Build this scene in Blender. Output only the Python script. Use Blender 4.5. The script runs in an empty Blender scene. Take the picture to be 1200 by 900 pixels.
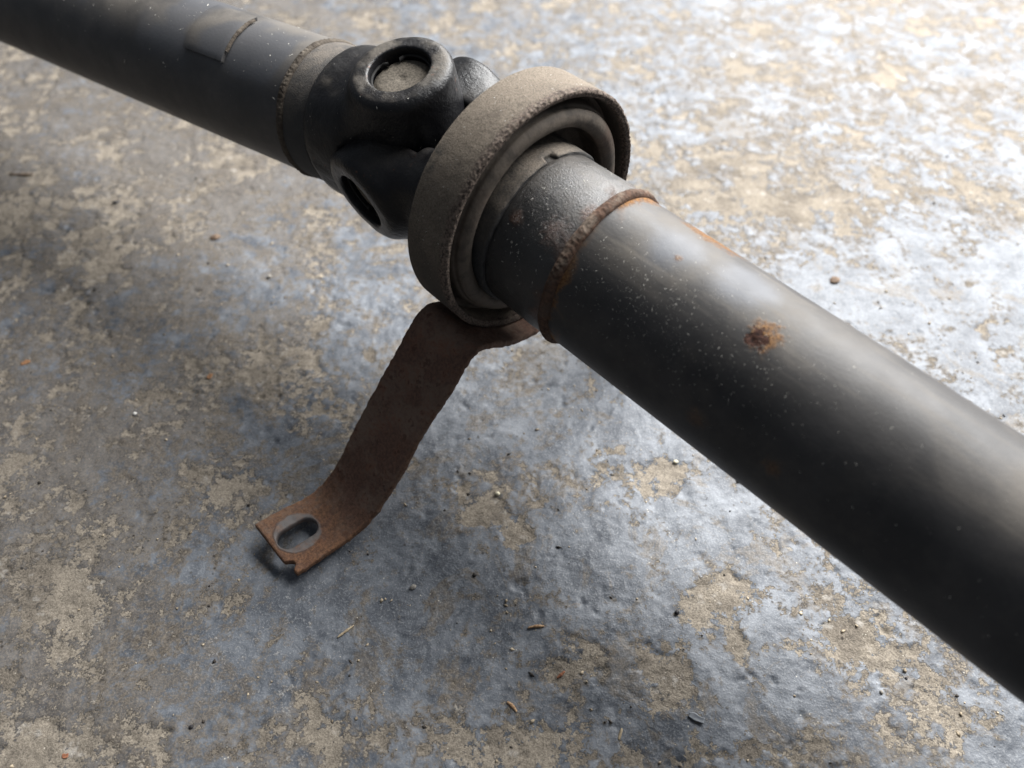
import bpy, bmesh, math
import numpy as np
from mathutils import Vector, Matrix

S = bpy.context.scene
COL = S.collection

# ------------------------------------------------------------------ camera
cam_d = bpy.data.cameras.new('camera')
cam = bpy.data.objects.new('camera', cam_d); COL.objects.link(cam)
cam.location = (0, 0, 0.333)
cam.rotation_euler = (math.radians(40), 0, 0)
cam_d.sensor_width = 36; cam_d.lens = 27.0
cam_d.clip_start = 0.01; cam_d.clip_end = 50
cam_d.dof.use_dof = True
cam_d.dof.focus_distance = 0.335
cam_d.dof.aperture_fstop = 6.5
S.camera = cam

# ------------------------------------------------------------------ light: a shed lit through its open doorway
w = bpy.data.worlds.new('World'); S.world = w; w.use_nodes = True
bg = w.node_tree.nodes['Background']
bg.inputs[0].default_value = (0.80, 0.88, 1.0, 1); bg.inputs[1].default_value = 0.165


def area_lamp(name, target, az, el, dist, sx, sy, power, col):
    d = bpy.data.lights.new(name, 'AREA'); d.shape = 'RECTANGLE'
    d.size = sx; d.size_y = sy; d.energy = power; d.color = col
    o = bpy.data.objects.new(name, d); COL.objects.link(o)
    a, e = math.radians(az), math.radians(el)
    v = Vector((math.cos(e) * math.sin(a), math.cos(e) * math.cos(a), math.sin(e)))
    o.location = Vector(target) + v * dist
    o.rotation_euler = v.to_track_quat('Z', 'Y').to_euler()
    return o


area_lamp('doorway_light', (0.0, 0.3, 0.05), 42, 42, 1.4, 1.5, 1.15, 108, (1.0, 0.995, 0.985))

S.view_settings.view_transform = 'Standard'; S.view_settings.look = 'None'
S.view_settings.exposure = 0.12; S.view_settings.gamma = 1.0
S.view_settings.use_curve_mapping = False
S.cycles.max_bounces = 5; S.cycles.diffuse_bounces = 3; S.cycles.glossy_bounces = 2

# ------------------------------------------------------------------ measured frames of the shaft
A = np.array
nrm = lambda a: a / np.linalg.norm(a)
X = A([-0.04103, 0.32230, 0.12454])            # centre of the universal joint
dr = nrm(A([-0.70642, 0.70387, 0.07439]))      # near shaft, towards the joint
dl = nrm(A([-0.82017, 0.57111, -0.03393]))     # far shaft, away from the joint


def basis(ax):
    ay = nrm(np.cross([0, 0, 1], ax)); return [ax, ay, np.cross(ax, ay)]


def mat(cols, o):
    m = Matrix.Identity(4)
    for j in range(3):
        for i in range(3): m[i][j] = float(cols[j][i])
        m[j][3] = float(o[j])
    return m


FR = mat(basis(-dr), X)
FL = mat(basis(dl), X)
_e1 = nrm(np.cross([0, 0, 1], dl)); _e2 = np.cross(dl, _e1)
_f = math.radians(76)
t1 = math.cos(_f) * _e1 + math.sin(_f) * _e2
t2 = nrm(np.cross(dr, t1))
if t2[1] > 0: t2 = -t2
N = nrm(A([-0.68674, 0.72614, 0.03346])); OF = A([0.01401, 0.27029, 0.12310])
P = nrm(np.cross([0, 0, 1], N)); Q = np.cross(N, P)
FB = mat([P, Q, np.cross(P, Q)], OF)           # bracket: x sideways to camera, y up, z along the shaft to the joint
FG = mat([-N, nrm(np.cross([0, 0, 1], -N)), np.cross(-N, nrm(np.cross([0, 0, 1], -N)))], OF)  # bearing ring, x out of its front

# ------------------------------------------------------------------ numpy noise
_r = np.random.RandomState(7)
PERM = np.concatenate([_r.permutation(512)] * 3)
G2 = np.stack([np.cos(np.arange(512) * 2.39996), np.sin(np.arange(512) * 2.39996)], 1)
G3 = _r.normal(size=(512, 3)); G3 /= np.linalg.norm(G3, axis=1)[:, None]


def perlin2(x, y):
    xi = np.floor(x).astype(np.int64); yi = np.floor(y).astype(np.int64)
    xf, yf = x - xi, y - yi; xi &= 511; yi &= 511
    u = xf * xf * xf * (xf * (xf * 6 - 15) + 10); v = yf * yf * yf * (yf * (yf * 6 - 15) + 10)
    def g(ix, iy):
        h = PERM[PERM[(xi + ix) & 511] + ((yi + iy) & 511)]
        return G2[h, 0] * (xf - ix) + G2[h, 1] * (yf - iy)
    a = g(0, 0); b = g(1, 0); c = g(0, 1); d = g(1, 1)
    return ((a + u * (b - a)) + v * ((c + u * (d - c)) - (a + u * (b - a)))) * 1.5


def fbm2(x, y, f, o=4, gain=.5, off=0.0):
    s = 0; a = 1; t = 0
    for i in range(o):
        s = s + a * perlin2(x * f + off + 17.3 * i, y * f - off + 9.1 * i); t += a; f *= 2.03; a *= gain
    return s / t


def perlin3(p):
    pi = np.floor(p).astype(np.int64); pf = p - pi; pi &= 511
    w_ = pf * pf * pf * (pf * (pf * 6 - 15) + 10); r = 0
    for i in (0, 1):
        for j in (0, 1):
            for k in (0, 1):
                h = PERM[PERM[PERM[(pi[:, 0] + i) & 511] + ((pi[:, 1] + j) & 511)] + ((pi[:, 2] + k) & 511)]
                g = (G3[h] * (pf - A([i, j, k]))).sum(1)
                r = r + g * (w_[:, 0] if i else 1 - w_[:, 0]) * (w_[:, 1] if j else 1 - w_[:, 1]) * (w_[:, 2] if k else 1 - w_[:, 2])
    return r * 1.4


def fbm3(p, f, o=3, gain=.5):
    s = 0; a = 1; t = 0
    for i in range(o): s = s + a * perlin3(p * f + 11.7 * i); t += a; f *= 2.03; a *= gain
    return s / t


sstep = lambda a, b, x: (lambda t: t * t * (3 - 2 * t))(np.clip((x - a) / (b - a), 0, 1))

# ------------------------------------------------------------------ node helper


class NT:
    def __init__(s, name):
        s.m = bpy.data.materials.new(name); s.m.use_nodes = True
        s.t = s.m.node_tree; s.b = s.t.nodes['Principled BSDF']
        s.b.inputs['Specular IOR Level'].default_value = 0.5
        s.tc = s.n('ShaderNodeTexCoord'); s.obj = s.tc.outputs['Object']

    def n(s, k): return s.t.nodes.new(k)
    def l(s, a, b): s.t.links.new(a, b)

    def put(s, inp, v):
        if hasattr(v, 'is_linked') or isinstance(v, bpy.types.NodeSocket): s.l(v, inp)
        elif isinstance(v, (tuple, list)) and len(v) == 3 and inp.type == 'RGBA': inp.default_value = (*v, 1)
        else: inp.default_value = v

    def math(s, op, a, b=0.0, clamp=False):
        m = s.n('ShaderNodeMath'); m.operation = op; m.use_clamp = clamp
        s.put(m.inputs[0], a); s.put(m.inputs[1], b); return m.outputs[0]

    def noise(s, scale, detail=4, rough=.55, vec=None, dist=0.0):
        m = s.n('ShaderNodeTexNoise'); s.l(vec or s.obj, m.inputs['Vector'])
        m.inputs['Scale'].default_value = scale; m.inputs['Detail'].default_value = detail
        m.inputs['Roughness'].default_value = rough; m.inputs['Distortion'].default_value = dist
        return m.outputs[0]

    def voro(s, scale, feat='F1', vec=None):
        m = s.n('ShaderNodeTexVoronoi'); m.feature = feat; s.l(vec or s.obj, m.inputs['Vector'])
        m.inputs['Scale'].default_value = scale; return m

    def ramp(s, v, lo, hi, a=0.0, b=1.0):
        m = s.n('ShaderNodeMapRange'); m.interpolation_type = 'SMOOTHSTEP'
        s.put(m.inputs['Value'], v)
        for k, x in (('From Min', lo), ('From Max', hi), ('To Min', a), ('To Max', b)): m.inputs[k].default_value = x
        return m.outputs[0]

    def mix(s, f, a, b):
        m = s.n('ShaderNodeMix'); m.data_type = 'RGBA'; s.put(m.inputs[0], f)
        s.put(m.inputs[6], a); s.put(m.inputs[7], b); return m.outputs[2]

    def attr(s, name):
        m = s.n('ShaderNodeAttribute'); m.attribute_name = name; return m.outputs['Fac']

    def scalev(s, v3):
        m = s.n('ShaderNodeVectorMath'); m.operation = 'MULTIPLY'; s.l(s.obj, m.inputs[0]); m.inputs[1].default_value = v3
        return m.outputs[0]

    def spot(s, c, r0, r1, jit=0.35, jscale=180, sc=(1, 1, 1)):
        d = s.n('ShaderNodeVectorMath'); d.operation = 'SUBTRACT'; s.l(s.obj, d.inputs[0]); d.inputs[1].default_value = c
        e = s.n('ShaderNodeVectorMath'); e.operation = 'MULTIPLY'; s.l(d.outputs[0], e.inputs[0]); e.inputs[1].default_value = sc
        g = s.n('ShaderNodeVectorMath'); g.operation = 'LENGTH'; s.l(e.outputs[0], g.inputs[0])
        k = s.math('MULTIPLY', s.math('SUBTRACT', s.noise(jscale, 4, .6), .5), jit * r1 * 3)
        return s.ramp(s.math('ADD', g.outputs['Value'], k), r0, r1, 1.0, 0.0)

    def upz(s):
        g = s.n('ShaderNodeNewGeometry'); x = s.n('ShaderNodeSeparateXYZ'); s.l(g.outputs['Normal'], x.inputs[0]); return x.outputs[2]

    def out(s, col, rough, h=None, dist=.0003, strength=1.0, metal=0.0, spec=None):
        s.put(s.b.inputs['Base Color'], col); s.put(s.b.inputs['Roughness'], rough); s.put(s.b.inputs['Metallic'], metal)
        if spec is not None: s.put(s.b.inputs['Specular IOR Level'], spec)
        if h is not None:
            b = s.n('ShaderNodeBump'); s.put(b.inputs['Height'], h); b.inputs['Distance'].default_value = dist
            b.inputs['Strength'].default_value = strength; s.l(b.outputs[0], s.b.inputs['Normal'])
        return s.m


BLACK = (.016, .0165, .018); DUST = (.325, .282, .228); RUST = (.17, .065, .028); DKRUST = (.055, .028, .019)


def mat_tube(name, near):
    t = NT(name)
    st = t.scalev((6, 40, 40))
    var = t.noise(30, 5, .6)
    col = t.mix(t.ramp(var, .35, .7), (.027, .0262, .0270), (.046, .0440, .0440))
    up = t.upz()
    if near:
        blot = t.noise(24, 4, .6, dist=.6)
        dust = t.math('MULTIPLY', t.ramp(up, .70, 1.0), t.ramp(blot, .38, .66, .03, .22))
        clean_sheen = t.math('MAXIMUM', t.spot((.1413, -.0014, .035), .004, .016, .2, 90), t.spot((.171, .0024, .0349), .005, .016, .2, 90))
        dust = t.math('MULTIPLY', dust, t.math('SUBTRACT', 1.0, t.math('MULTIPLY', clean_sheen, .8)))
        streak = t.ramp(t.noise(60, 3, .6, vec=t.scalev((.25, 3.5, 3.5))), .5, .75)
        dust = t.math('ADD', dust, t.math('MULTIPLY', t.math('MULTIPLY', streak, t.ramp(up, .6, 1)), .16))
    else:
        blot = t.noise(16, 4, .6, dist=.6)
        dust = t.math('MULTIPLY', t.ramp(up, .6, 1.0), t.ramp(blot, .38, .65, .03, .24))
        clean_sheen = t.math('MULTIPLY', t.ramp(t.noise(22, 2, .5), .5, .62), t.ramp(up, .35, .8))
        col = t.mix(t.math('MULTIPLY', clean_sheen, .6), col, (.060, .065, .077))  # wiped patches on upward faces, bluish sheen mixed into the paint colour
        dust = t.math('MULTIPLY', dust, t.math('SUBTRACT', 1.0, t.math('MULTIPLY', clean_sheen, .7)))
    fine = t.noise(2600, 3, .7)
    dust = t.math('MULTIPLY', dust, t.ramp(fine, .3, .7, .65, 1.2), True)
    film = t.math('MULTIPLY', t.ramp(t.noise(55, 5, .7), .45, .72), .055)
    dust = t.math('MAXIMUM', dust, film)
    if near: col = t.mix(t.math('MULTIPLY', clean_sheen, .8), col, (.072, .078, .092))  # wiped spots, with a bluish sheen painted into their colour
    col = t.mix(dust, col, DUST)
    rough = t.ramp(dust, 0, .35, .52, .72)
    rough = t.math('ADD', rough, t.math('MULTIPLY', t.math('SUBTRACT', t.noise(90, 4, .6), .5), .18))
    h = t.math('ADD', t.math('MULTIPLY', t.noise(700, 4, .6), .35), t.math('MULTIPLY', t.noise(60, 3, .5), .8))
    if near:
        grain = t.noise(1100, 5, .7)
        halo = t.spot((.1890, -.0105, .0334), .0012, .0080, .75, 260)
        core = t.spot((.1868, -.0135, .0323), .0030, .0038, .95, 430)
        edge = t.math('MULTIPLY', t.spot((.145, .0204, .0284), .002, .010, .45, 260, (.55, 1, 1)), .85)
        xs = t.n('ShaderNodeSeparateXYZ'); t.l(t.obj, xs.inputs[0])
        dx = t.math('SUBTRACT', xs.outputs[0], t.math('MULTIPLY', t.math('SUBTRACT', t.noise(120, 5, .65), .5), .022))
        band = t.math('MULTIPLY', t.ramp(dx, .1125, .1185, 1, 0), t.ramp(t.noise(45, 3, .5), .36, .6))
        f1 = t.math('MULTIPLY', t.spot((.2164, -.0342, .0073), .001, .005, .4, 400), .3)
        f2 = t.math('MULTIPLY', t.spot((.1853, -.0347, .0042), .001, .006, .4, 400), .22)
        m1 = t.math('MULTIPLY', t.spot((.1456, -.0043, .0347), .0004, .0022, .5, 900), .5)
        rust = t.math('MAXIMUM', t.math('MAXIMUM', t.math('MULTIPLY', halo, t.ramp(grain, .25, .6, .45, .95)), edge), t.math('MAXIMUM', band, t.math('MAXIMUM', t.math('MAXIMUM', f1, f2), m1)))
        rc = t.mix(t.ramp(grain, .35, .65), (.095, .045, .021), (.25, .135, .058))
        rc = t.mix(core, rc, t.mix(t.ramp(grain, .4, .6), (.020, .012, .011), (.075, .038, .028)))
        rust = t.math('MAXIMUM', rust, core)
        col = t.mix(rust, col, rc); rough = t.math('MAXIMUM', rough, t.math('MULTIPLY', rust, .85))
        h = t.math('ADD', h, t.math('MULTIPLY', t.math('MULTIPLY', rust, grain), 1.6))
        h = t.math('SUBTRACT', h, t.math('MULTIPLY', core, 2.5))
        t.put(t.b.inputs['Specular IOR Level'], t.ramp(rust, 0, .6, .27, .08))
    else:
        sp = t.math('MULTIPLY', t.ramp(t.noise(300, 4, .7), .66, .74), t.ramp(t.noise(40, 2, .5), .5, .7))
        col = t.mix(t.math('MULTIPLY', sp, .7), col, (.09, .045, .025))
    return t.out(col, rough, h, .00022)


def mat_crust(name, a, b, c, scale=420, rough=.9, dist=.0007, dusty=.3):
    t = NT(name)
    g = t.noise(scale, 6, .7); v = t.noise(70, 4, .6)
    col = t.mix(t.ramp(g, .32, .68), a, b)
    col = t.mix(t.math('MULTIPLY', t.ramp(v, .45, .68), .75), col, c)
    d = t.math('MULTIPLY', t.math('MULTIPLY', t.ramp(t.upz(), .2, 1.0), t.ramp(t.noise(120, 4, .6), .4, .62)), dusty)
    col = t.mix(d, col, DUST)
    return t.out(col, rough, t.math('ADD', g, t.math('MULTIPLY', v, .8)), dist, spec=.25)


def mat_bracket():
    t = NT('rusty_strap_steel')
    g = t.noise(650, 6, .72); v = t.noise(48, 5, .65); o = t.attr('edge')
    col = t.mix(t.ramp(g, .3, .7), (.070, .040, .030), (.138, .077, .054))
    col = t.mix(t.math('MULTIPLY', t.ramp(v, .46, .62), .75), col, (.150, .108, .082))
    col = t.mix(t.math('MULTIPLY', t.ramp(t.noise(95, 4, .7), .5, .66), .7), col, (.135, .058, .034))
    pit = t.ramp(t.noise(190, 4, .6), .6, .68)
    col = t.mix(t.math('MULTIPLY', pit, .5), col, (.022, .014, .012))
    om = t.math('MULTIPLY', o, t.ramp(t.noise(230, 5, .65), .28, .6, .1, 1))
    oc = t.mix(t.ramp(g, .35, .65), (.085, .044, .027), (.195, .100, .053))
    col = t.mix(om, col, oc)
    wash = t.attr('washer')
    col = t.mix(t.math('MULTIPLY', wash, t.ramp(t.noise(210, 5, .7), .32, .56, .35, .95)), col, (.095, .087, .085))
    rough = t.ramp(wash, 0, 1, .85, .5)
    h = t.math('MULTIPLY', t.math('ADD', g, t.math('MULTIPLY', v, 1.0)), t.ramp(wash, 0, 1, 1, .25))
    return t.out(col, rough, h, .0006, spec=.3)


def mat_yoke(name='dusty_black_fork', dk=1.0, rg=.30, sp=.26):
    t = NT(name)
    up = t.upz(); v = t.noise(70, 5, .6)
    col = t.mix(t.ramp(v, .4, .7), (.008, .008, .0092), (.014, .014, .015))
    d = t.math('MULTIPLY', t.ramp(up, .72, 1.0), t.ramp(t.noise(45, 4, .6), .44, .68, .02 * dk, .30 * dk))
    d = t.math('MULTIPLY', d, t.ramp(t.noise(1800, 3, .7), .3, .7, .6, 1.2), True)
    col = t.mix(d, col, DUST)
    r = t.math('MULTIPLY', t.ramp(t.noise(260, 4, .65), .63, .7), t.ramp(t.noise(40, 3, .5), .48, .6))
    col = t.mix(t.math('MULTIPLY', r, .7), col, (.11, .05, .03))
    rough = t.math('ADD', t.ramp(d, 0, .3, rg, .65), t.ramp(v, .3, .7, 0, .12))
    h = t.math('ADD', t.math('MULTIPLY', t.noise(420, 5, .65), .6), t.math('MULTIPLY', v, .7))
    return t.out(col, rough, h, .0007, spec=sp)


def mat_ring():
    t = NT('dusty_bearing_steel')
    g = t.noise(1500, 5, .75); v = t.noise(38, 5, .6); up = t.upz()
    base = t.mix(t.ramp(v, .35, .65), (.035, .030, .026), (.062, .050, .040))
    d = t.math('MULTIPLY', t.ramp(up, -.35, .75, .12, 1.0), t.ramp(t.noise(55, 5, .62), .25, .55, .45, 1.0))
    d = t.math('MULTIPLY', d, t.ramp(g, .28, .6, .45, 1.0), True)
    col = t.mix(d, base, t.mix(t.ramp(g, .3, .7), (.132, .108, .084), (.232, .193, .151)))
    cr = t.attr('crust')
    cm = t.math('MULTIPLY', cr, t.ramp(t.noise(500, 5, .7), .3, .55))
    col = t.mix(cm, col, t.mix(t.ramp(t.noise(900, 4, .7), .38, .62), (.030, .022, .019), (.17, .130, .105)))
    bare = t.math('MULTIPLY', t.attr('bare'), t.ramp(t.noise(200, 4, .6), .42, .6))
    col = t.mix(t.math('MULTIPLY', bare, .8), col, (.03, .034, .038))
    h = t.math('ADD', t.math('ADD', g, t.math('MULTIPLY', v, .8)), t.math('MULTIPLY', t.noise(320, 4, .7), t.math('ADD', .4, t.math('MULTIPLY', cr, 2.0))))
    return t.out(col, .88, h, .0004, spec=.25)


def mat_rubber():
    t = NT('dusty_rubber')
    v = t.noise(70, 5, .6)
    d = t.math('MULTIPLY', t.ramp(t.noise(130, 5, .6), .28, .62, .35, 1.0), .8)
    col = t.mix(d, (.017, .015, .014), (.130, .106, .084))
    col = t.mix(t.ramp(t.noise(30, 4, .6), .5, .72, 0, .5), col, (.07, .035, .022))
    return t.out(col, .75, t.math('ADD', t.noise(900, 4, .6), v), .00022, spec=.3)


def mat_sleeve(name, dusty):
    t = NT(name)
    up = t.upz(); g = t.noise(1200, 5, .7)
    col = t.mix(t.ramp(t.noise(40, 4, .6), .35, .7), (.017, .017, .018), (.03, .03, .03))
    d = t.math('MULTIPLY', t.ramp(up, .1 if dusty > .2 else .55, 1.0, .06, 1.0), t.ramp(t.noise(60, 4, .65), .34, .68, .05, .2 + dusty * 1.5))
    d = t.math('MULTIPLY', d, t.ramp(g, .3, .65, .45, 1.1), True)
    col = t.mix(d, col, (.225, .185, .144))
    if dusty < .2:
        rs = t.math('MAXIMUM', t.spot((.0836, -.0251, .0254), .0012, .0042, .5, 600), t.math('MULTIPLY', t.spot((.1013, -.0222, .028), .001, .008, .55, 420), .7))
        xs = t.n('ShaderNodeSeparateXYZ'); t.l(t.obj, xs.inputs[0])
        dx = t.math('SUBTRACT', xs.outputs[0], t.math('MULTIPLY', t.math('SUBTRACT', t.noise(150, 5, .65), .5), .02))
        rs = t.math('MAXIMUM', rs, t.math('MULTIPLY', t.ramp(dx, .1035, .1085), t.ramp(t.noise(55, 3, .5), .35, .6)))
        col = t.mix(rs, col, t.mix(t.ramp(g, .35, .65), (.035, .018, .013), (.105, .052, .031)))
        g = t.math('ADD', g, t.math('MULTIPLY', rs, t.math('MULTIPLY', g, 1.5)))
        shine = t.spot((.0903, .0087, .0346), .003, .014, .2, 90)
        rough = t.math('SUBTRACT', t.ramp(d, 0, .4, .34, .72), t.math('MULTIPLY', shine, .08))
    else:
        rough = .8
    return t.out(col, rough, g, .00035)


def simple(name, a, b, scale=500, rough=.8, dist=.0002, spec=.3, metal=0.0):
    t = NT(name); g = t.noise(scale, 5, .65)
    return t.out(t.mix(t.ramp(g, .35, .65), a, b), rough, g, dist, spec=spec, metal=metal)


def mat_floor():
    t = NT('worn_painted_concrete')
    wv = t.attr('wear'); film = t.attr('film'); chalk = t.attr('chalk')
    n0 = t.noise(75, 3, .68); n1 = t.noise(260, 3, .7); n2 = t.noise(1000, 3, .7); n3 = t.noise(2800, 2, .7)
    c = lambda v, k: t.math('MULTIPLY', t.math('SUBTRACT', v, .5), k)
    f = t.math('ADD', t.math('ADD', wv, c(n0, .75)), t.math('ADD', c(n1, .8), c(n2, .45)))
    wear = t.ramp(f, .475, .515)
    pv = t.noise(38, 4, .62)
    pw = t.noise(62, 5, .72, dist=.5)
    paint = t.mix(t.ramp(t.math('ADD', t.math('MULTIPLY', pv, .5), t.math('MULTIPLY', pw, .5)), .38, .62), (.050, .057, .070), (.136, .148, .167))
    paint = t.mix(t.ramp(n1, .54, .70, 0, .6), paint, (.055, .060, .068))
    paint = t.mix(t.ramp(n2, .50, .70, 0, .5), paint, (.26, .27, .28))
    stain = t.math('MULTIPLY', t.ramp(t.noise(27, 5, .75, dist=.8), .53, .59), t.ramp(n1, .3, .6, .35, .85))
    paint = t.mix(stain, paint, t.mix(t.ramp(n2, .35, .65), (.060, .051, .043), (.140, .122, .101)))
    # thin brown dirt film, thickest round the worn spots, deepened on the left for shade too
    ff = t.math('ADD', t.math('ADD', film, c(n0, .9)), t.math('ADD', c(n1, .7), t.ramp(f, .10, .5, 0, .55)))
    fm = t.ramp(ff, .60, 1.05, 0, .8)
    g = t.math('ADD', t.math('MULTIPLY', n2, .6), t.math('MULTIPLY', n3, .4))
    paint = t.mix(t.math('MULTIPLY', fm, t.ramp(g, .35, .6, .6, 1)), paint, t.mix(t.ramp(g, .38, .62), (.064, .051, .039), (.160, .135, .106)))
    ck = t.math('ADD', chalk, t.math('ADD', c(n1, 1.1), c(n2, .9)))
    paint = t.mix(t.ramp(ck, .48, .80, 0, .7), paint, (.36, .37, .38))
    dirt = t.mix(t.ramp(g, .36, .64), (.140, .120, .097), (.295, .257, .206))
    dirt = t.mix(t.ramp(pv, .42, .66, 0, .75), dirt, t.mix(t.ramp(g, .4, .62), (.080, .068, .056), (.160, .137, .111)))
    dirt = t.mix(t.ramp(t.noise(110, 3, .65), .58, .72, 0, .6), dirt, (.37, .35, .32))
    col = t.mix(wear, paint, dirt)
    spk = t.ramp(t.voro(420).outputs['Distance'], .06, .16, 1, 0)
    spk = t.math('MULTIPLY', spk, t.ramp(n0, .55, .64))
    col = t.mix(t.math('MULTIPLY', spk, .85), col, (.55, .51, .43))
    dsp = t.math('MULTIPLY', t.ramp(t.voro(230).outputs['Distance'], .08, .22, 1, 0), t.ramp(pv, .52, .62))
    col = t.mix(t.math('MULTIPLY', dsp, .8), col, (.028, .024, .021))
    rough = t.math('ADD', t.math('ADD', t.ramp(wear, 0, 1, .50, .88), t.math('MULTIPLY', fm, .25)), c(n1, .3))
    h = t.math('ADD', t.math('MULTIPLY', n1, .32), t.math('MULTIPLY', n2, t.ramp(wear, 0, 1, .34, .8)))
    h = t.math('ADD', h, t.math('MULTIPLY', n3, t.ramp(wear, 0, 1, .10, .5)))
    h = t.math('SUBTRACT', h, t.math('MULTIPLY', wear, 1.3))
    return t.out(col, rough, h, .0007, spec=.36)


M = dict(tube=mat_tube('black_tube_paint', True), tube2=mat_tube('black_tube_paint_far', False), yoke=mat_yoke(), yoke2=mat_yoke('greasy_black_fork', .2, .27, .22), ring=mat_ring(), rubber=mat_rubber(),
         sleeve=mat_sleeve('black_sleeve_paint', .02), collar=mat_sleeve('caked_collar', .45), collar2=mat_sleeve('dusty_fork_collar', .24), bracket=mat_bracket(), floor=mat_floor(),
         weld=mat_crust('rusty_weld', (.036, .021, .015), (.10, .055, .035), (.085, .062, .048), 520, dusty=.35),
         weld2=mat_crust('brown_weld', (.040, .031, .024), (.080, .065, .050), (.06, .050, .040), 420, dusty=.2),
         cap=simple('dusty_cap', (.070, .060, .048), (.150, .129, .102), 900, .85),
         steel=simple('oily_steel', (.05, .053, .06), (.11, .115, .13), 200, .28, .0001, .5, .6),
         dark=simple('black_gap', (.01, .01, .01), (.018, .017, .016), 300, .8),
         fleck=simple('pale_dust', (.36, .34, .30), (.60, .58, .53), 2000, .9),
         grit=simple('grit', (.16, .125, .085), (.48, .40, .29), 300, .9),
         gritdark=simple('gritdark', (.02, .018, .016), (.06, .05, .042), 300, .9))

# ------------------------------------------------------------------ object helpers


def mesh_np(name, V, F):
    me = bpy.data.meshes.new(name)
    V = np.asarray(V, np.float32); F = np.asarray(F, np.int32); k = F.shape[1]
    me.vertices.add(len(V)); me.vertices.foreach_set('co', V.ravel())
    me.loops.add(F.size); me.loops.foreach_set('vertex_index', F.ravel())
    me.polygons.add(len(F)); me.polygons.foreach_set('loop_start', np.arange(0, F.size, k, dtype=np.int32))
    me.polygons.foreach_set('loop_total', np.full(len(F), k, np.int32))
    me.update(calc_edges=True); me.validate()
    me.polygons.foreach_set('use_smooth', np.ones(len(me.polygons), bool))
    return me


def link(name, me, material, parent=None, mw=None, sharp=None):
    if sharp: me.set_sharp_from_angle(angle=math.radians(sharp))
    if material and not me.materials: me.materials.append(material)
    o = bpy.data.objects.new(name, me); COL.objects.link(o)
    mw = mw or Matrix.Identity(4)
    if parent:
        o.parent = parent; o.matrix_basis = WORLD[parent.name].inverted() @ mw
    else:
        o.matrix_basis = mw
    WORLD[o.name] = mw
    return o


WORLD = {}


def tag(o, label=None, cat=None, group=None, kind=None):
    for k, v in (('label', label), ('category', cat), ('group', group), ('kind', kind)):
        if v: o[k] = v
    return o


def dens(pts, step):
    out = [pts[0]]
    for a, b in zip(pts[:-1], pts[1:]):
        m = max(1, int(math.ceil(math.hypot(b[0] - a[0], b[1] - a[1]) / step)))
        for i in range(1, m + 1): out.append((a[0] + (b[0] - a[0]) * i / m, a[1] + (b[1] - a[1]) * i / m))
    return out


def lathe(prof, segs=240, fn=None, a0=0.0, a1=2 * math.pi):
    """profile of (x, r) turned about local x; fn(x, r, ang) -> (dx, dr)"""
    p = np.array(prof); closed = abs(a1 - a0 - 2 * math.pi) < 1e-6
    ang = np.linspace(a0, a1, segs, endpoint=False) if closed else np.linspace(a0, a1, segs)
    x = np.repeat(p[:, 0][None], segs, 0); r = np.repeat(p[:, 1][None], segs, 0); aa = np.repeat(ang[:, None], len(p), 1)
    if fn is not None:
        q = np.stack([x, r * np.cos(aa), r * np.sin(aa)], -1).reshape(-1, 3)
        dx, drr = fn(x.ravel(), r.ravel(), aa.ravel(), q)
        x = x + np.reshape(dx, x.shape); r = r + np.reshape(drr, r.shape)
    V = np.stack([x, r * np.cos(aa), r * np.sin(aa)], -1).reshape(-1, 3)
    m = len(p); i = np.arange(segs if closed else segs - 1)[:, None]; j = np.arange(m - 1)[None]
    i2 = (i + 1) % segs
    F = np.stack([i * m + j, i * m + j + 1, i2 * m + j + 1, i2 * m + j], -1).reshape(-1, 4)
    return V, F


def arc(cx, cr, rad, d0, d1, k=10):
    return [(cx + rad * math.cos(math.radians(d0 + (d1 - d0) * i / k)), cr + rad * math.sin(math.radians(d0 + (d1 - d0) * i / k))) for i in range(k + 1)]


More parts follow.
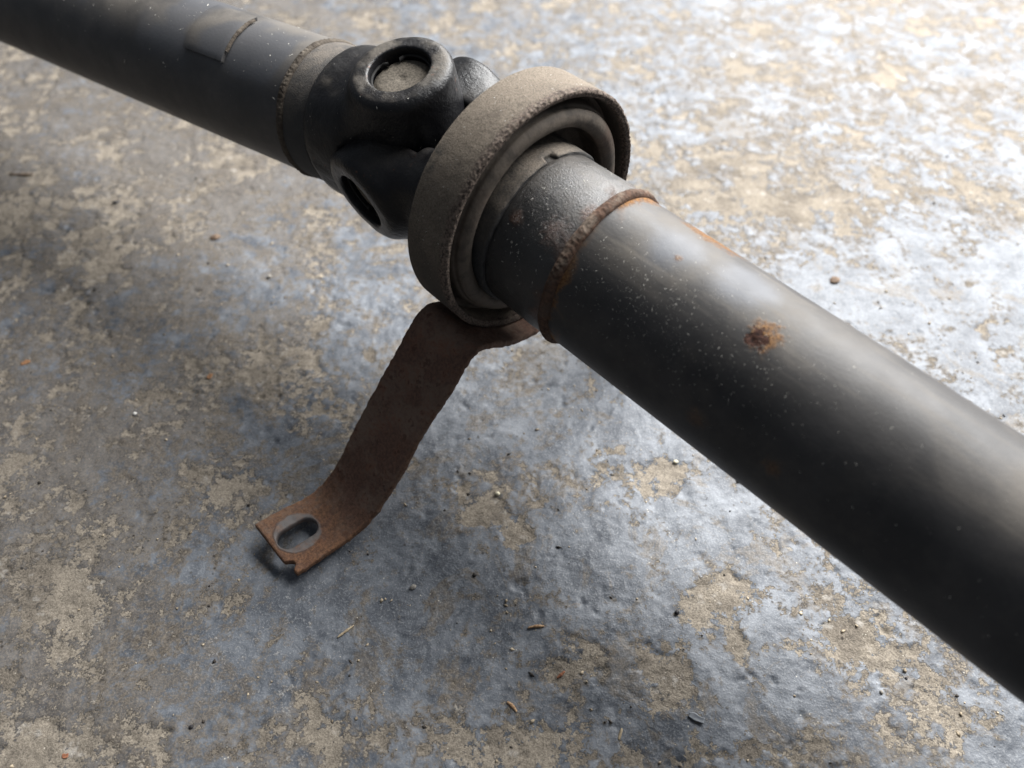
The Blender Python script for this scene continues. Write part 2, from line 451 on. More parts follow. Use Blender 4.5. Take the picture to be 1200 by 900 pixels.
def surfnet(f, lo, hi, h):
    lo = A(lo, float); n_ = np.ceil((A(hi) - lo) / h).astype(int) + 1
    gx, gy, gz = [lo[i] + h * np.arange(n_[i]) for i in range(3)]
    PX, PY, PZ = np.meshgrid(gx, gy, gz, indexing='ij')
    D = f(PX, PY, PZ); ins = D < 0
    cs = [(i, j, k) for i in (0, 1) for j in (0, 1) for k in (0, 1)]
    sl = lambda a, c: a[c[0]:n_[0] - 1 + c[0], c[1]:n_[1] - 1 + c[1], c[2]:n_[2] - 1 + c[2]]
    cnt = sum(sl(ins, c).astype(int) for c in cs); act = (cnt > 0) & (cnt < 8)
    idx = -np.ones(act.shape, int); ids = np.argwhere(act); idx[act] = np.arange(len(ids))
    acc = np.zeros((len(ids), 3)); num = np.zeros(len(ids))
    for a in cs:
        for ax in range(3):
            if a[ax]: continue
            b = list(a); b[ax] = 1
            da = D[ids[:, 0] + a[0], ids[:, 1] + a[1], ids[:, 2] + a[2]]; db = D[ids[:, 0] + b[0], ids[:, 1] + b[1], ids[:, 2] + b[2]]
            m = (da < 0) != (db < 0); t = np.where(m, da / np.where(m, da - db, 1), 0)
            pt = np.repeat(A([a], float), len(ids), 0); pt[:, ax] = t
            acc[m] += pt[m]; num[m] += 1
    V = lo + (ids + acc / num[:, None]) * h
    F = []
    for ax in range(3):
        u, v = [(1, 2), (2, 0), (0, 1)][ax]
        s0 = [slice(None)] * 3; s1 = [slice(None)] * 3; s0[ax] = slice(0, -1); s1[ax] = slice(1, None)
        a, b = ins[tuple(s0)], ins[tuple(s1)]
        e = np.argwhere(a != b); fl = a[e[:, 0], e[:, 1], e[:, 2]]
        ok = (e[:, u] > 0) & (e[:, v] > 0) & (e[:, u] < n_[u] - 1) & (e[:, v] < n_[v] - 1)
        e, fl = e[ok], fl[ok]
        def cell(du, dv):
            c = e.copy(); c[:, u] -= du; c[:, v] -= dv; return idx[c[:, 0], c[:, 1], c[:, 2]]
        q = np.stack([cell(1, 1), cell(0, 1), cell(0, 0), cell(1, 0)], 1)
        q[~fl] = q[~fl][:, ::-1]
        F.append(q)
    F = np.concatenate(F); F = F[(F >= 0).all(1)]
    return V, F


def smin(a, b, k): hh = np.clip(.5 + .5 * (b - a) / k, 0, 1); return b + (a - b) * hh - k * hh * (1 - hh)
def smax(a, b, k): return -smin(-a, -b, k)


def rcyl(rad, along, R, half, rd):
    a = rad - R + rd; b = np.abs(along) - half + rd
    return np.minimum(np.maximum(a, b), 0) + np.hypot(np.maximum(a, 0), np.maximum(b, 0)) - rd


def rbox(x, y, z, hx, hy, hz, rd):
    q = [np.abs(x) - hx + rd, np.abs(y) - hy + rd, np.abs(z) - hz + rd]
    return np.sqrt(sum(np.maximum(c, 0) ** 2 for c in q)) + np.minimum(np.maximum(np.maximum(q[0], q[1]), q[2]), 0) - rd


# ------------------------------------------------------------------ the floor
def axis(lo, hi, step, olo, ohi):
    c = [lo]
    while c[-1] < hi: c.append(c[-1] + (step(c[-1]) if callable(step) else step))
    r, s_ = [], (step(c[-1]) if callable(step) else step)
    x = c[-1]
    while x < ohi: s_ *= 1.35; x += s_; r.append(x)
    l, s_ = [], (step(lo) if callable(step) else step)
    x = lo
    while x > olo: s_ *= 1.35; x -= s_; l.append(x)
    return np.array(l[::-1] + c + r)


gx = axis(-.56, .56, .00105, -2.2, 2.2)
gy = axis(.035, .86, lambda y: .00075 + .0017 * max(0, y - .1), -1.6, 2.6)
FX, FY = np.meshgrid(gx, gy); fx, fy = FX.ravel(), FY.ravel()
wx = fx + .004 * fbm2(fx, fy, 60, 3, off=3.1); wy = fy + .004 * fbm2(fx, fy, 60, 3, off=8.7)
wear = .30 + .52 * fbm2(wx, wy, 22, 5, .58, 1.3) + .34 * fbm2(wx, wy, 85, 4, .55, 4.4)
wear += .02 * sstep(.24, .18, fy); wear += .10 * sstep(-.08, -.30, fx) + .10 * sstep(.28, .5, fy) * sstep(-.3, .1, fx)
# worn-through patches: (x, y, radius along x, radius along y, turn, strength)
for px_, py_, ra, rb, tn, s_ in [
    (.0905, .148, .016, .011, .6, .55), (.104, .158, .008, .006, .2, .5), (.002, .184, .006, .009, .3, .5), (-.017, .1935, .012, .007, .1, .42), (-.02, .212, .016, .010, 0, .25),
    (.1, .127, .0035, .016, .1, .4), (.10, .087, .030, .014, .2, .28), (.070, .118, .010, .010, .0, .4), (.030, .122, .012, .012, 0, .32), (-.014, .089, .03, .012, .2, .16),
    (.083, .2165, .018, .014, 0, .3), (.16, .19, .024, .02, .3, .3), (.15, .125, .016, .014, 0, .33), (.178, .09, .02, .012, 0, .4), (-.208, .143, .02, .06, .2, .20), (-.17, .178, .035, .018, .6, .26),
    (-.105, .092, .045, .012, .2, .15), (-.147, .292, .05, .025, .2, .25), (-.32, .42, .07, .06, 0, .16), (.25, .46, .10, .05, -.2, .10), (.16, .47, .06, .06, 0, .14), (.02, .45, .06, .05, 0, .25),
    (-.06, .28, .03, .02, 0, -.1), (.03, .25, .04, .03, 0, -.14), (.06, .17, .03, .03, 0, -.16), (.13, .235, .03, .02, 0, -.1), (-.09, .15, .045, .035, 0, -.18), (.02, .15, .03, .018, 0, -.12), (.13, .105, .02, .02, 0, -.2), (.20, .33, .06, .03, 0, -.18), (.1, .34, .03, .03, 0, -.1), (.30, .38, .07, .03, 0, -.15), (-.2, .36, .06, .05, 0, -.12)]:
    ux, uy = fx - px_, fy - py_
    a_, b_ = (ux * math.cos(tn) + uy * math.sin(tn)) / ra, (-ux * math.sin(tn) + uy * math.cos(tn)) / rb
    wear += s_ * np.exp(-(a_ * a_ + b_ * b_) * .8)
chip = sstep(.44, .58, wear + .16 * fbm2(fx, fy, 230, 3, .6, 2.2))
lump = fbm2(fx, fy, 100, 4, .55, 5.5)
rid = 1 - np.abs(fbm2(wx, wy, 45, 3, .5, 6.1)) * 2
amp = np.clip(.5 + 1.5 * fbm2(fx, fy, 14, 3, .5, 15.2), .1, 1.3)
hgt = .0016 * fbm2(fx, fy, 9, 3, .5, 0.7) + .0009 * fbm2(fx, fy, 38, 4, .55, 9.3) + .0007 * lump * amp * (1 - .3 * chip) + .00025 * amp * fbm2(fx, fy, 260, 2, .5, 13.7)
hgt += .00025 * np.maximum(rid - .75, 0) * 4 * (1 - chip)
hgt -= .0006 * chip
hgt += .00065 * chip * fbm2(fx, fy, 260, 3, .65, 3.3)
pits = sstep(.26, .48, fbm2(fx, fy, 130, 3, .5, 7.9)) * sstep(-.1, .25, fbm2(fx, fy, 20, 2, .5, 31.0)); hgt -= .0008 * pits
for bx, by in ((-.103, .179), (.105, .368)):
    k_ = np.exp(-((fx - bx) ** 2 + (fy - by) ** 2) / (2 * .03 ** 2)); hgt = hgt * (1 - k_)
hgt -= .0006
film = .32 + .5 * fbm2(fx, fy, 7, 4, .55, 2.9) + .35 * fbm2(fx, fy, 30, 4, .6, 6.7) +   .50 * sstep(-.03, -.25, fx) + .12 * sstep(.3, .6, fy)  # dirt film; its left ramp also paints in some of the shaft's shade
chalk = .12 + .5 * fbm2(fx, fy, 13, 4, .6, 12.9) + .25 * np.exp(-((fx + .1) ** 2 / .07 ** 2 + (fy - .10) ** 2 / .05 ** 2)) + .2 * sstep(.28, .6, fy) * sstep(-.2, .2, fx)
nx, ny = len(gx), len(gy)
ii, jj = np.meshgrid(np.arange(ny - 1), np.arange(nx - 1), indexing='ij'); q0 = (ii * nx + jj).ravel()
me = mesh_np('floor', np.stack([fx, fy, hgt], 1), np.stack([q0, q0 + 1, q0 + nx + 1, q0 + nx], 1))
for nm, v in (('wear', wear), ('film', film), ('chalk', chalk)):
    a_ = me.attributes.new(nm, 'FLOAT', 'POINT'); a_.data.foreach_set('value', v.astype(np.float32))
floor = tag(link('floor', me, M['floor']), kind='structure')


def floor_z(x, y):
    i = np.clip(np.searchsorted(gx, x), 0, nx - 1); j = np.clip(np.searchsorted(gy, y), 0, ny - 1)
    return hgt.reshape(ny, nx)[j, i]


# ------------------------------------------------------------------ the propeller shaft
root = bpy.data.objects.new('propeller_shaft', None); COL.objects.link(root)
root.empty_display_size = .05; root.location = (X[0], X[1], 0.0); WORLD[root.name] = Matrix.Translation((X[0], X[1], 0))
tag(root, 'black two-piece propeller shaft with universal joint, bearing ring and rusty strap foot on floor', 'shaft')

# near tube
RN, RFAR = .035, .03348


def f_tube(x, r, a, q):
    core = np.linalg.norm(q - A([.1868, -.0135, .0323]), axis=1) + .0022 * perlin3(q * 420)
    return 0 * x,   .00004 * perlin3(q * 28) + .0006 * perlin3(q * 520) * sstep(.006, .003, core)


prof = dens([(.1105, RN), (.113, RN)], .001) + dens([(.113, RN), (.30, RN)], .0009)[1:] + dens([(.30, RN), (1.18, RN)], .05)[1:] + [(1.183, RN - .002), (1.183, .0)]
V, F = lathe(prof, 300, f_tube)
tube = link('shaft_tube', mesh_np('shaft_tube', V, F), M['tube'], root, FR, 50)
tag(tube, 'near black tube with a rust spot, running out of the frame')

# sleeve between the bearing collar and the weld
V, F = lathe(dens([(.070, .0352), (.0772, .0352), (.0778, .0356), (.094, .0357), (.1005, .0360), (.107, .0355), (.1115, .0350)], .0012), 240,
             lambda x, r, a, q: (0 * x, .00016 * perlin3(q * 60) + .00012 * perlin3(q * 300)))
sleeve = link('sleeve', mesh_np('sleeve', V, F), M['sleeve'], root, FR, 50)


# dirt-caked collar under the ring, with the notch in its edge
def f_col(x, r, a, q):
    nd = np.hypot((a - math.radians(88)) * .037, (x - .0775)) ; notch = sstep(.0034, .0018, np.abs((a - math.radians(88.5)) * .037)) * sstep(.073, .0745, x)
    edge = sstep(.074, .077, x)
    return -.0030 * notch * edge + .0004 * perlin3(q * 260) * edge, .00025 * perlin3(q * 130) - .0009 * notch


V, F = lathe(dens([(.046, .030), (.0465, .0345), (.055, .0372), (.0765, .0371), (.0774, .0366), (.0777, .0350)], .0008), 300, f_col)
link('dust_collar', mesh_np('dust_collar', V, F), M['collar'], root, FR, 50)


# weld beads
def bead(x0, R, hgt_, wid, mtl, frame, seed, drift):
    prof_ = [(x0 + wid * math.cos(math.radians(d)), R - .0004 + hgt_ * math.sin(math.radians(d))) for d in np.linspace(180, 0, 22)]
    def fn(x, r, a, q):
        k = sstep(R, R + hgt_ * .6, r)
        rip = np.sin(a * 95 + 3 * perlin3(q * 90 + seed)) * .00005
        return .0010 * drift * np.sin(a * 2 + seed) + .0005 * perlin3(q * 90 + seed), k * (rip + .0004 * perlin3(q * 130 + seed) + .0002 * perlin3(q * 330 + seed) + .0003 * perlin3(q * 800 + seed))
    V_, F_ = lathe(prof_, 520, fn)
    return link('weld_bead', mesh_np('weld_bead', V_, F_), mtl, root, frame)


bead(.1108, .0352, .0022, .0027, M['weld'], FR, 1.7, .5)
bead(.0632, .0336, .0014, .0022, M['weld2'], FL, 5.1, .4)

# far tube with its balance weight
V, F = lathe(dens([(.0632, RFAR), (.36, RFAR)], .003) + dens([(.36, RFAR), (.80, RFAR)], .05)[1:] + [(.803, .031), (.803, 0)], 200,
             lambda x, r, a, q: (0 * x, .00010 * perlin3(q * 30)))
tube2 = link('shaft_tube', mesh_np('shaft_tube_far', V, F), M['tube2'], root, FL, 50)
tag(tube2, 'far black tube beyond the universal joint with a welded balance plate')
bw = []
a_in, a_out, x_in, x_out = math.radians(99), math.radians(46), .1075, .1365
for top in (0, 1):
    for i in range(15):
        for j in range(21):
            u, v = i / 14, j / 20
            r_ = RFAR - .0006 + (.0027 if top else 0)
            aa = a_in + (a_out - a_in) * v; xx = x_in + (x_out - x_in) * u + .0035 * v * (1 - u) * 0
            e_ = min(u, 1 - u, v, 1 - v)
            if top and e_ == 0: r_ -= .0003
            bw.append((xx - .003 * (v - .5), r_ * math.cos(aa), r_ * math.sin(aa)))
fa = []
n0 = 15 * 21
for i in range(14):
    for j in range(20):
        b0 = i * 21 + j; fa.append((n0 + b0, n0 + b0 + 21, n0 + b0 + 22, n0 + b0 + 1)); fa.append((b0, b0 + 1, b0 + 22, b0 + 21))
bd = [i * 21 for i in range(15)] + [14 * 21 + j for j in range(1, 21)] + [i * 21 + 20 for i in range(13, -1, -1)] + [j for j in range(19, 0, -1)]
for a, b in zip(bd, bd[1:] + bd[:1]): fa.append((a, b, n0 + b, n0 + a))
bal = link('balance_plate', mesh_np('balance_plate', bw, fa), M['tube2'], tube2, FL, 40)
def f_wl(x, r, a, q):
    v = (a_in - a) / (a_in - a_out)
    return -.003 * (v - .5) + .0003 * perlin3(q * 260), .0003 * perlin3(q * 420)


V, F = lathe(arc(x_in - .0002, RFAR + .0006, .0012, 180, 0, 12), 90, f_wl, math.radians(55), math.radians(95))
link('weld_line', mesh_np('weld_line', V, F), M['weld2'], tube2, FL)


# universal joint forks
def make_sdf(tip, hz, wd, coll_on):
    def sdf(x, y, z):
        ax = np.abs(x); ryz = np.hypot(y, z); rxy = np.hypot(x, y)
        mid = (tip + .010) / 2
        boss = rcyl(ryz, ax - mid, .0236, tip - mid, .0050)
        arm = rbox(ax - .024, y / (1 + wd * sstep(.002, .036, z)), z - .022, .0165, .0220, .026, .009)
        arm = smax(arm, rxy - .0405 + .18 * np.maximum(0, z - .014), .010)
        hub = rcyl(rxy, z - (hz + .0463) / 2, .0342, (.0463 - hz) / 2, .003)
        d = smin(smin(boss, arm, .009), hub, .007)
        d = np.maximum(d, z - .0463)
        gap = np.minimum(np.sqrt(x * x + y * y + z * z) - .0262, np.maximum(ax - .0165, z - .021))
        d = smax(d, -gap, .003)
        return smax(d, -(ryz - .0139), .0006)
    return sdf


def yoke_mesh(*a):
    V, F = surfnet(make_sdf(*a), (-.0478, -.0402, -.0272), (.0478, .0402, .0672), .00085)
    V = V + .00018 * np.stack([perlin3(V * 150), perlin3(V * 150 + 40), perlin3(V * 150 + 80)], 1)
    return mesh_np('yoke', V, F)


yoke_me = yoke_mesh(.0452, .0227, .55, 1); yoke_me2 = yoke_mesh(.0418, .032, .30, 0)


def fork(tx, zx, me_):
    fr = mat([tx, np.cross(zx, tx), zx], X)
    y = link('yoke', me_, M['yoke' if me_ is yoke_me else 'yoke2'], root, fr)
    return y, fr


yl, fyl = fork(t1, dl, yoke_me); yr, fyr = fork(t2, -dr, yoke_me2)
V, F = lathe(dens([(.0440, .0300), (.0458, .0330), (.0466, .0333), (.0625, .0336), (.064, .0334)], .0012), 200, lambda x, r, a, q: (0 * x, .00014 * perlin3(q * 90)))
link('yoke_collar', mesh_np('yoke_collar', V, F), M['collar2'], root, FL, 50)
tag(yl, 'far fork of the joint, its round bore facing up')
tag(yr, 'near fork of the joint, turned on its side behind the ring')
Vc, Fc = lathe([(.0358, .0), (.0357, .0008), (.0362, .0018), (.0366, .0030), (.0365, .0095), (.0362, .0118), (.0352, .0126), (.0353, .0130), (.0348, .0135), (.030, .0136), (.012, .0136)], 96,
               lambda x, r, a, q: (.00012 * perlin3(q * 500) + .00010 * perlin3(q * 1500), 0 * r))
cap_me = mesh_np('bearing_cap', Vc, Fc)
flip = Matrix.Rotation(math.pi, 4, 'Z')
for y, fr in ((yl, fyl), (yr, fyr)):
    for mm in (Matrix.Identity(4), flip): link('bearing_cap', cap_me, M['cap'], y, fr @ mm @ Matrix.Translation((.0036 if y is yl else 0, 0, 0)))
# wire retaining rings that hold the caps in
def circlip():
    a_ = np.linspace(math.radians(14), math.radians(346), 90); V_ = []
    for i, t_ in enumerate(a_):
        e_ = min(i, 89 - i); R_ = .0133 - (.0022 * max(0, 1 - e_ / 4))
        rr = .0007 + (.0005 if e_ < 3 else 0)
        for k in range(8):
            th = 2 * math.pi * k / 8
            V_.append((.0402 + rr * .8 * math.sin(th), (R_ + rr * math.cos(th)) * math.cos(t_), (R_ + rr * math.cos(th)) * math.sin(t_)))
    F_ = [(i * 8 + k, i * 8 + (k + 1) % 8, (i + 1) * 8 + (k + 1) % 8, (i + 1) * 8 + k) for i in range(89) for k in range(8)]
    return mesh_np('retaining_ring', V_, F_)


clip_me = circlip()
link('retaining_ring', clip_me, M['dark'], yl, fyl @ Matrix.Translation((.0010, 0, 0)) @ Matrix.Rotation(math.radians(55), 4, 'X'))
link('retaining_ring', clip_me, M['dark'], yr, fyr @ Matrix.Translation((-.0025, 0, 0)))
# the cross between the forks
prof = [(-.0345, 0), (-.0345, .009), (-.024, .009), (-.024, .0128), (-.0185, .0134), (-.0165, .0128), (-.015, .0108), (-.010, .0125), (0, .0138), (.010, .0125), (.015, .0108), (.0165, .0128), (.0185, .0134), (.024, .0128), (.024, .009), (.0345, .009), (.0345, 0)]
Va, Fa = lathe(prof, 64); Vb = Va[:, [1, 0, 2]].copy(); Vb[:, 2] *= -1
link('joint_cross', mesh_np('joint_cross', np.vstack([Va, Vb]), np.vstack([Fa, Fa + len(Va)])), M['steel'], root, mat([t1, t2, np.cross(t1, t2)], X), 40)
# stub of the near fork that carries the bearing
V, F = lathe([(.055, .0), (.055, .0315), (.064, .0318), (.0755, .0345), (.0755, 0)], 96)
link('stub_shaft', mesh_np('stub_shaft', V, F), M['yoke'], root, FR, 40)


# ------------------------------------------------------------------ bearing ring and rubber
RO = .0567; TH = .0033; WD = .0238
prof = dens(arc(-WD + .0008, RO - .0008, .0008, 180, 90, 3) + [(-.004, RO)], .0008) + dens([(-.004, RO)] + arc(-.0012, RO - .0014, .0014, 90, 0, 4) + arc(-.0012, RO - TH + .0010, .0010, 0, -90, 4) + [(-.006, RO - TH)], .00035)[1:] \
    + dens([(-.006, RO - TH), (-WD + .001, RO - TH), (-WD, RO - TH + .0008), (-WD, RO - .0008)], .0012)[1:]


def f_ring(x, r, a, q):
    e = sstep(-.0042, -.0010, x)
    n_ = perlin3(q * 330); n2_ = perlin3(q * 900)
    out = sstep(RO - .0012, RO, r)
    n3_ = perlin3(q * 120); return e * (.00025 * n3_ + .00014 * n_ + .00034 * n2_), (.00013 * perlin3(q * 55) + .00006 * perlin3(q * 420)) * out + e * (.0002 * n3_ + .0001 * n_ + .0003 * n2_)


V, F = lathe(prof, 720, f_ring)
me = mesh_np('bearing_ring', V, F)
rr_ = np.hypot(V[:, 1], V[:, 2])
cr = sstep(-.0045, -.0018, V[:, 0] + .0014 * perlin3(V * 160))
bare = np.exp(-((V[:, 0] + .0215) / .003) ** 2) * np.exp(-((np.arctan2(V[:, 2], V[:, 1]) - math.radians(138)) / .12) ** 2)
for nm, v in (('crust', cr), ('bare', bare)):
    a_ = me.attributes.new(nm, 'FLOAT', 'POINT'); a_.data.foreach_set('value', v.astype(np.float32))
ring = link('bearing_ring', me, M['ring'], root, FG, 60)
tag(ring, 'dust-covered steel bearing ring with a crusted front rim')
# rubber: groove inside the rim, rolled lip, throat down to the collar
prof = dens([(-.012, RO - TH + .0004), (-.0125, .0518), (-.0110, .0500), (-.0060, .0494), (-.0046, .0488), (-.0038, .0480)] + arc(-.0046, .0440, .0044, 55, -75, 14) + [(-.009, .0402), (-.014, .0398), (-.017, .0365), (-.019, .0300)], .0008)
V, F = lathe(prof, 300, lambda x, r, a, q: (.00035 * perlin3(q * 45), .00018 * perlin3(q * 70) + .00010 * np.sin((r - .04) * 5200)))
link('rubber_insert', mesh_np('rubber_insert', V, F), M['rubber'], ring, FG)
V, F = lathe(dens([(-WD + .002, RO - TH + .0003), (-WD + .003, .049), (-WD + .001, .042), (-WD + .004, .0300)], .002), 120)
link('rubber_back', mesh_np('rubber_back', V, F), M['rubber'], ring, FG)

# ------------------------------------------------------------------ strap bracket: flat outline (u along, v across, w thickness) bent over a profile
def smooth_path(pts, step=.0005):
    pts = np.array(pts); out = []
    ext = np.vstack([2 * pts[0] - pts[1], pts, 2 * pts[-1] - pts[-2]])
    for i in range(1, len(ext) - 2):
        p0, p1, p2, p3 = ext[i - 1:i + 3]
        for t_ in np.linspace(0, 1, 40, endpoint=False):
            out.append(.5 * (2 * p1 + (p2 - p0) * t_ + (2 * p0 - 5 * p1 + 4 * p2 - p3) * t_ ** 2 + (3 * p1 - p0 - 3 * p2 + p3) * t_ ** 3))
    out.append(pts[-1]); out = np.array(out)
    s_ = np.concatenate([[0], np.cumsum(np.linalg.norm(np.diff(out, axis=0), axis=1))])
    u = np.arange(0, s_[-1], step); r = np.stack([np.interp(u, s_, out[:, 0]), np.interp(u, s_, out[:, 1])], 1)
    for _ in range(6): r[1:-1] = (r[:-2] + 2 * r[1:-1] + r[2:]) / 4
    return u, r


TK = .0038
saddle = [(.0573 * math.cos(math.radians(d)), -.0573 * math.sin(math.radians(d))) for d in (90, 78, 66, 56, 49)]
leg = saddle + [(.0430, -.0400), (.0485, -.0380), (.0545, -.0405), (.0600, -.0460), (.0660, -.0530), (.0785, -.0670), (.0920, -.0825), (.1030, -.0965), (.1105, -.1065), (.1180, -.1128), (.1290, -.1162), (.1430, -.1150), (.1600, -.1130)]
U, PR = smooth_path(leg)
LEN = U[-1]
tan = np.gradient(PR, axis=0); tan /= np.linalg.norm(tan, axis=1)[:, None]
nor = np.stack([-tan[:, 1], tan[:, 0]], 1)      # upper side
W0, W1 = -.0118, .0245                           # across: front edge (towards the near tube) to back edge
uslot = LEN - .0138; vslot = .0098


def strap2d(u, v):
    # outline in the flat: straight strap, front edge swings in under the ring, foot has a stepped end
    front = W0 + .0025 * sstep(.062, .0, u) + .0038 * sstep(.118, .150, u) + .0012 * np.sin(u * 75) * sstep(.06, .09, u) * sstep(LEN - .01, LEN - .04, u)
    back = W1 - .002 * sstep(.04, .0, u) + .0013 * sstep(LEN - .03, LEN - .005, u)
    front = front + .0009 * fbm2(u, v * 0, 210, 4, .7); back = back + .0009 * fbm2(u, v * 0 + .5, 190, 4, .7)
    end = LEN - .0008 - .0036 * sstep(.0036, .0004, np.abs(v + .0022)) - .0012 * sstep(-.002, -.007, v)
    d = np.maximum(np.maximum(front - v, v - back), u - end)
    c = rbox(u - (LEN - .03), v - .0065, 0 * u, .0292, .0195, 1, .004)
    d = np.where(u > LEN - .015, np.maximum(d, -1), d)
    # slot
    su = np.maximum(np.abs(u - uslot) - .0052, 0)
    return d, np.hypot(su, v - vslot) - .0049, np.hypot(np.maximum(np.abs(u - uslot) - .0008, 0), v - vslot)


def sdf_strap(u, v, w_):
    d, sl, _ = strap2d(u, v)
    d = smax(d, -sl, .0006)
    t_ = np.abs(w_ + TK / 2) - TK / 2
    return smax(d, t_, .0012)


V, F = surfnet(sdf_strap, (-.0012, -.0165, -TK - .0012), (LEN + .0012, .029, .0012), .0006)
# keep the saddle end open for the mirrored half: flatten it onto u = 0
def bend(V):
    u = np.clip(V[:, 0], 0, LEN - 1e-6); i = np.interp(u, U, np.arange(len(U)))
    pr = np.stack([np.interp(u, U, PR[:, k]) for k in (0, 1)], 1) + 0
    nn = np.stack([np.interp(u, U, nor[:, k]) for k in (0, 1)], 1); tt = np.stack([np.interp(u, U, tan[:, k]) for k in (0, 1)], 1)
    wv_ = V[:, 2] + .00050 * fbm3(np.stack([V[:, 0], V[:, 1], V[:, 2]], 1), 150, 4, .6)
    # shallow pressed rib down the leg middle and slightly lifted edges
    mid = (V[:, 1] - .0065) / .018
    wv_ = wv_ + .0011 * np.clip(np.abs(mid), 0, 1) ** 2 * sstep(.045, .07, u) * sstep(LEN - .028, LEN - .05, u)
    wv_ = wv_ + .0020 * sstep(-.2, 1.0, mid) * sstep(LEN - .045, LEN, u)
    pq = pr + nn * wv_[:, None] + tt * np.where(V[:, 0] > LEN - 1e-6, V[:, 0] - LEN, np.minimum(V[:, 0], 0))[:, None]
    return np.stack([pq[:, 0], pq[:, 1], V[:, 1]], 1)


B3 = bend(V)
d2, sl2, wr = strap2d(V[:, 0], V[:, 1])
edge = np.clip(sstep(-.0025, .0, d2) * .45 + sstep(LEN - .048, LEN - .026, V[:, 0] + .010 * perlin3(B3 * 90)) * .85, 0, 1)
edge *= (.35 + .65 * sstep(.06, .16, V[:, 0] - .0 + .04 * perlin3(B3 * 40)))
wash = sstep(.0108, .0096, wr + .0005 * perlin3(B3 * 300)) * (V[:, 2] > -TK * .8) * sstep(LEN, LEN - .0015, V[:, 0] + .0006)
m2 = B3 * A([-1, 1, 1])
Vall = np.vstack([B3, m2]); Fall = np.vstack([F, F[:, ::-1] + len(B3)])
me = mesh_np('strap_bracket', Vall, Fall)
for nm, v in (('edge', edge), ('washer', wash)):
    a_ = me.attributes.new(nm, 'FLOAT', 'POINT'); a_.data.foreach_set('value', np.concatenate([v, v]).astype(np.float32))
br = link('mounting_bracket', me, M['bracket'], root, FB, 60)
tag(br, 'brown rusted strap bracket with a slotted foot on the floor')

# ------------------------------------------------------------------ dust flecks lying on the metal (too many and too small to count)
rng = np.random.RandomState(11)


def flakes(name, pos, nor_, sz, parent, frame, mtl, elong=2.2):
    n_ = len(pos); t_ = np.cross(nor_, rng.normal(size=(n_, 3))); t_ /= np.linalg.norm(t_, axis=1)[:, None]; b_ = np.cross(nor_, t_)
    el = 1 + rng.rand(n_) ** 2 * elong
    V_, F_ = [], []
    shp = A([(1, 0, 0), (.3, .55, 0), (-.7, .45, 0), (-1, -.1, 0), (-.2, -.6, 0), (.6, -.4, 0), (0, 0, .5)])
    for k, (sx, sy, sz_) in enumerate(shp):
        j = 1 + .25 * rng.normal(size=n_)
        V_.append(pos + (t_ * (sx * el * j)[:, None] + b_ * (sy * j)[:, None] + nor_ * (sz_ * .7 + .12)) * sz[:, None])
    V_ = np.stack(V_, 1).reshape(-1, 3); base = np.arange(n_)[:, None] * 7
    F_ = np.concatenate([base + A([[k, (k + 1) % 6, 6]]) for k in range(6)])
    o = link(name, mesh_np(name, V_, F_), mtl, parent, frame); o['kind'] = 'stuff'; return o


def on_cyl(n_, xm, xs, am, as_, R, lo, hi):
    x = rng.normal(xm, xs, n_); x = np.where((x < lo) | (x > hi), rng.uniform(lo, min(hi, lo + 4 * xs), n_), x); a = np.radians(rng.normal(am, as_, n_))
    nn = np.stack([0 * a, np.cos(a), np.sin(a)], 1); return nn * R + np.stack([x, 0 * x, 0 * x], 1), nn


p1, n1 = on_cyl(900, .150, .026, 128, 17, RN, .116, .40); p2, n2 = on_cyl(420, .20, .06, 125, 28, RN, .116, .45)
pp, nn_ = np.vstack([p1, p2]), np.vstack([n1, n2])
flakes('dust_flecks', pp, nn_, .00006 + .00015 * rng.rand(len(pp)) ** 4, tube, FR, M['fleck'])
p1, n1 = on_cyl(260, .093, .008, 125, 30, .0358, .079, .107)
flakes('dust_flecks', p1, n1, .00009 + .00022 * rng.rand(len(p1)) ** 3, sleeve, FR, M['fleck'])
p1, n1 = on_cyl(260, .18, .09, 75, 30, RFAR, .067, .45)
flakes('dust_flecks', p1, n1, .00012 + .0004 * rng.rand(len(p1)) ** 4, tube2, FL, M['fleck'])
p1, n1 = on_cyl(180, -.010, .008, 125, 40, RO, -.023, -.002)
flakes('dust_flecks', p1, n1, .00009 + .00020 * rng.rand(len(p1)) ** 4, ring, FG, M['fleck'], .8)
sel = rng.choice(len(yoke_me.vertices), 420, False)
co = np.array([yoke_me.vertices[int(i)].co for i in sel]); no = np.array([yoke_me.vertices[int(i)].normal for i in sel])
k = (co[:, 0] > .005); flakes('dust_flecks', co[k], no[k], .00008 + .00022 * rng.rand(k.sum()) ** 4, yl, fyl, M['fleck'], 1.2)

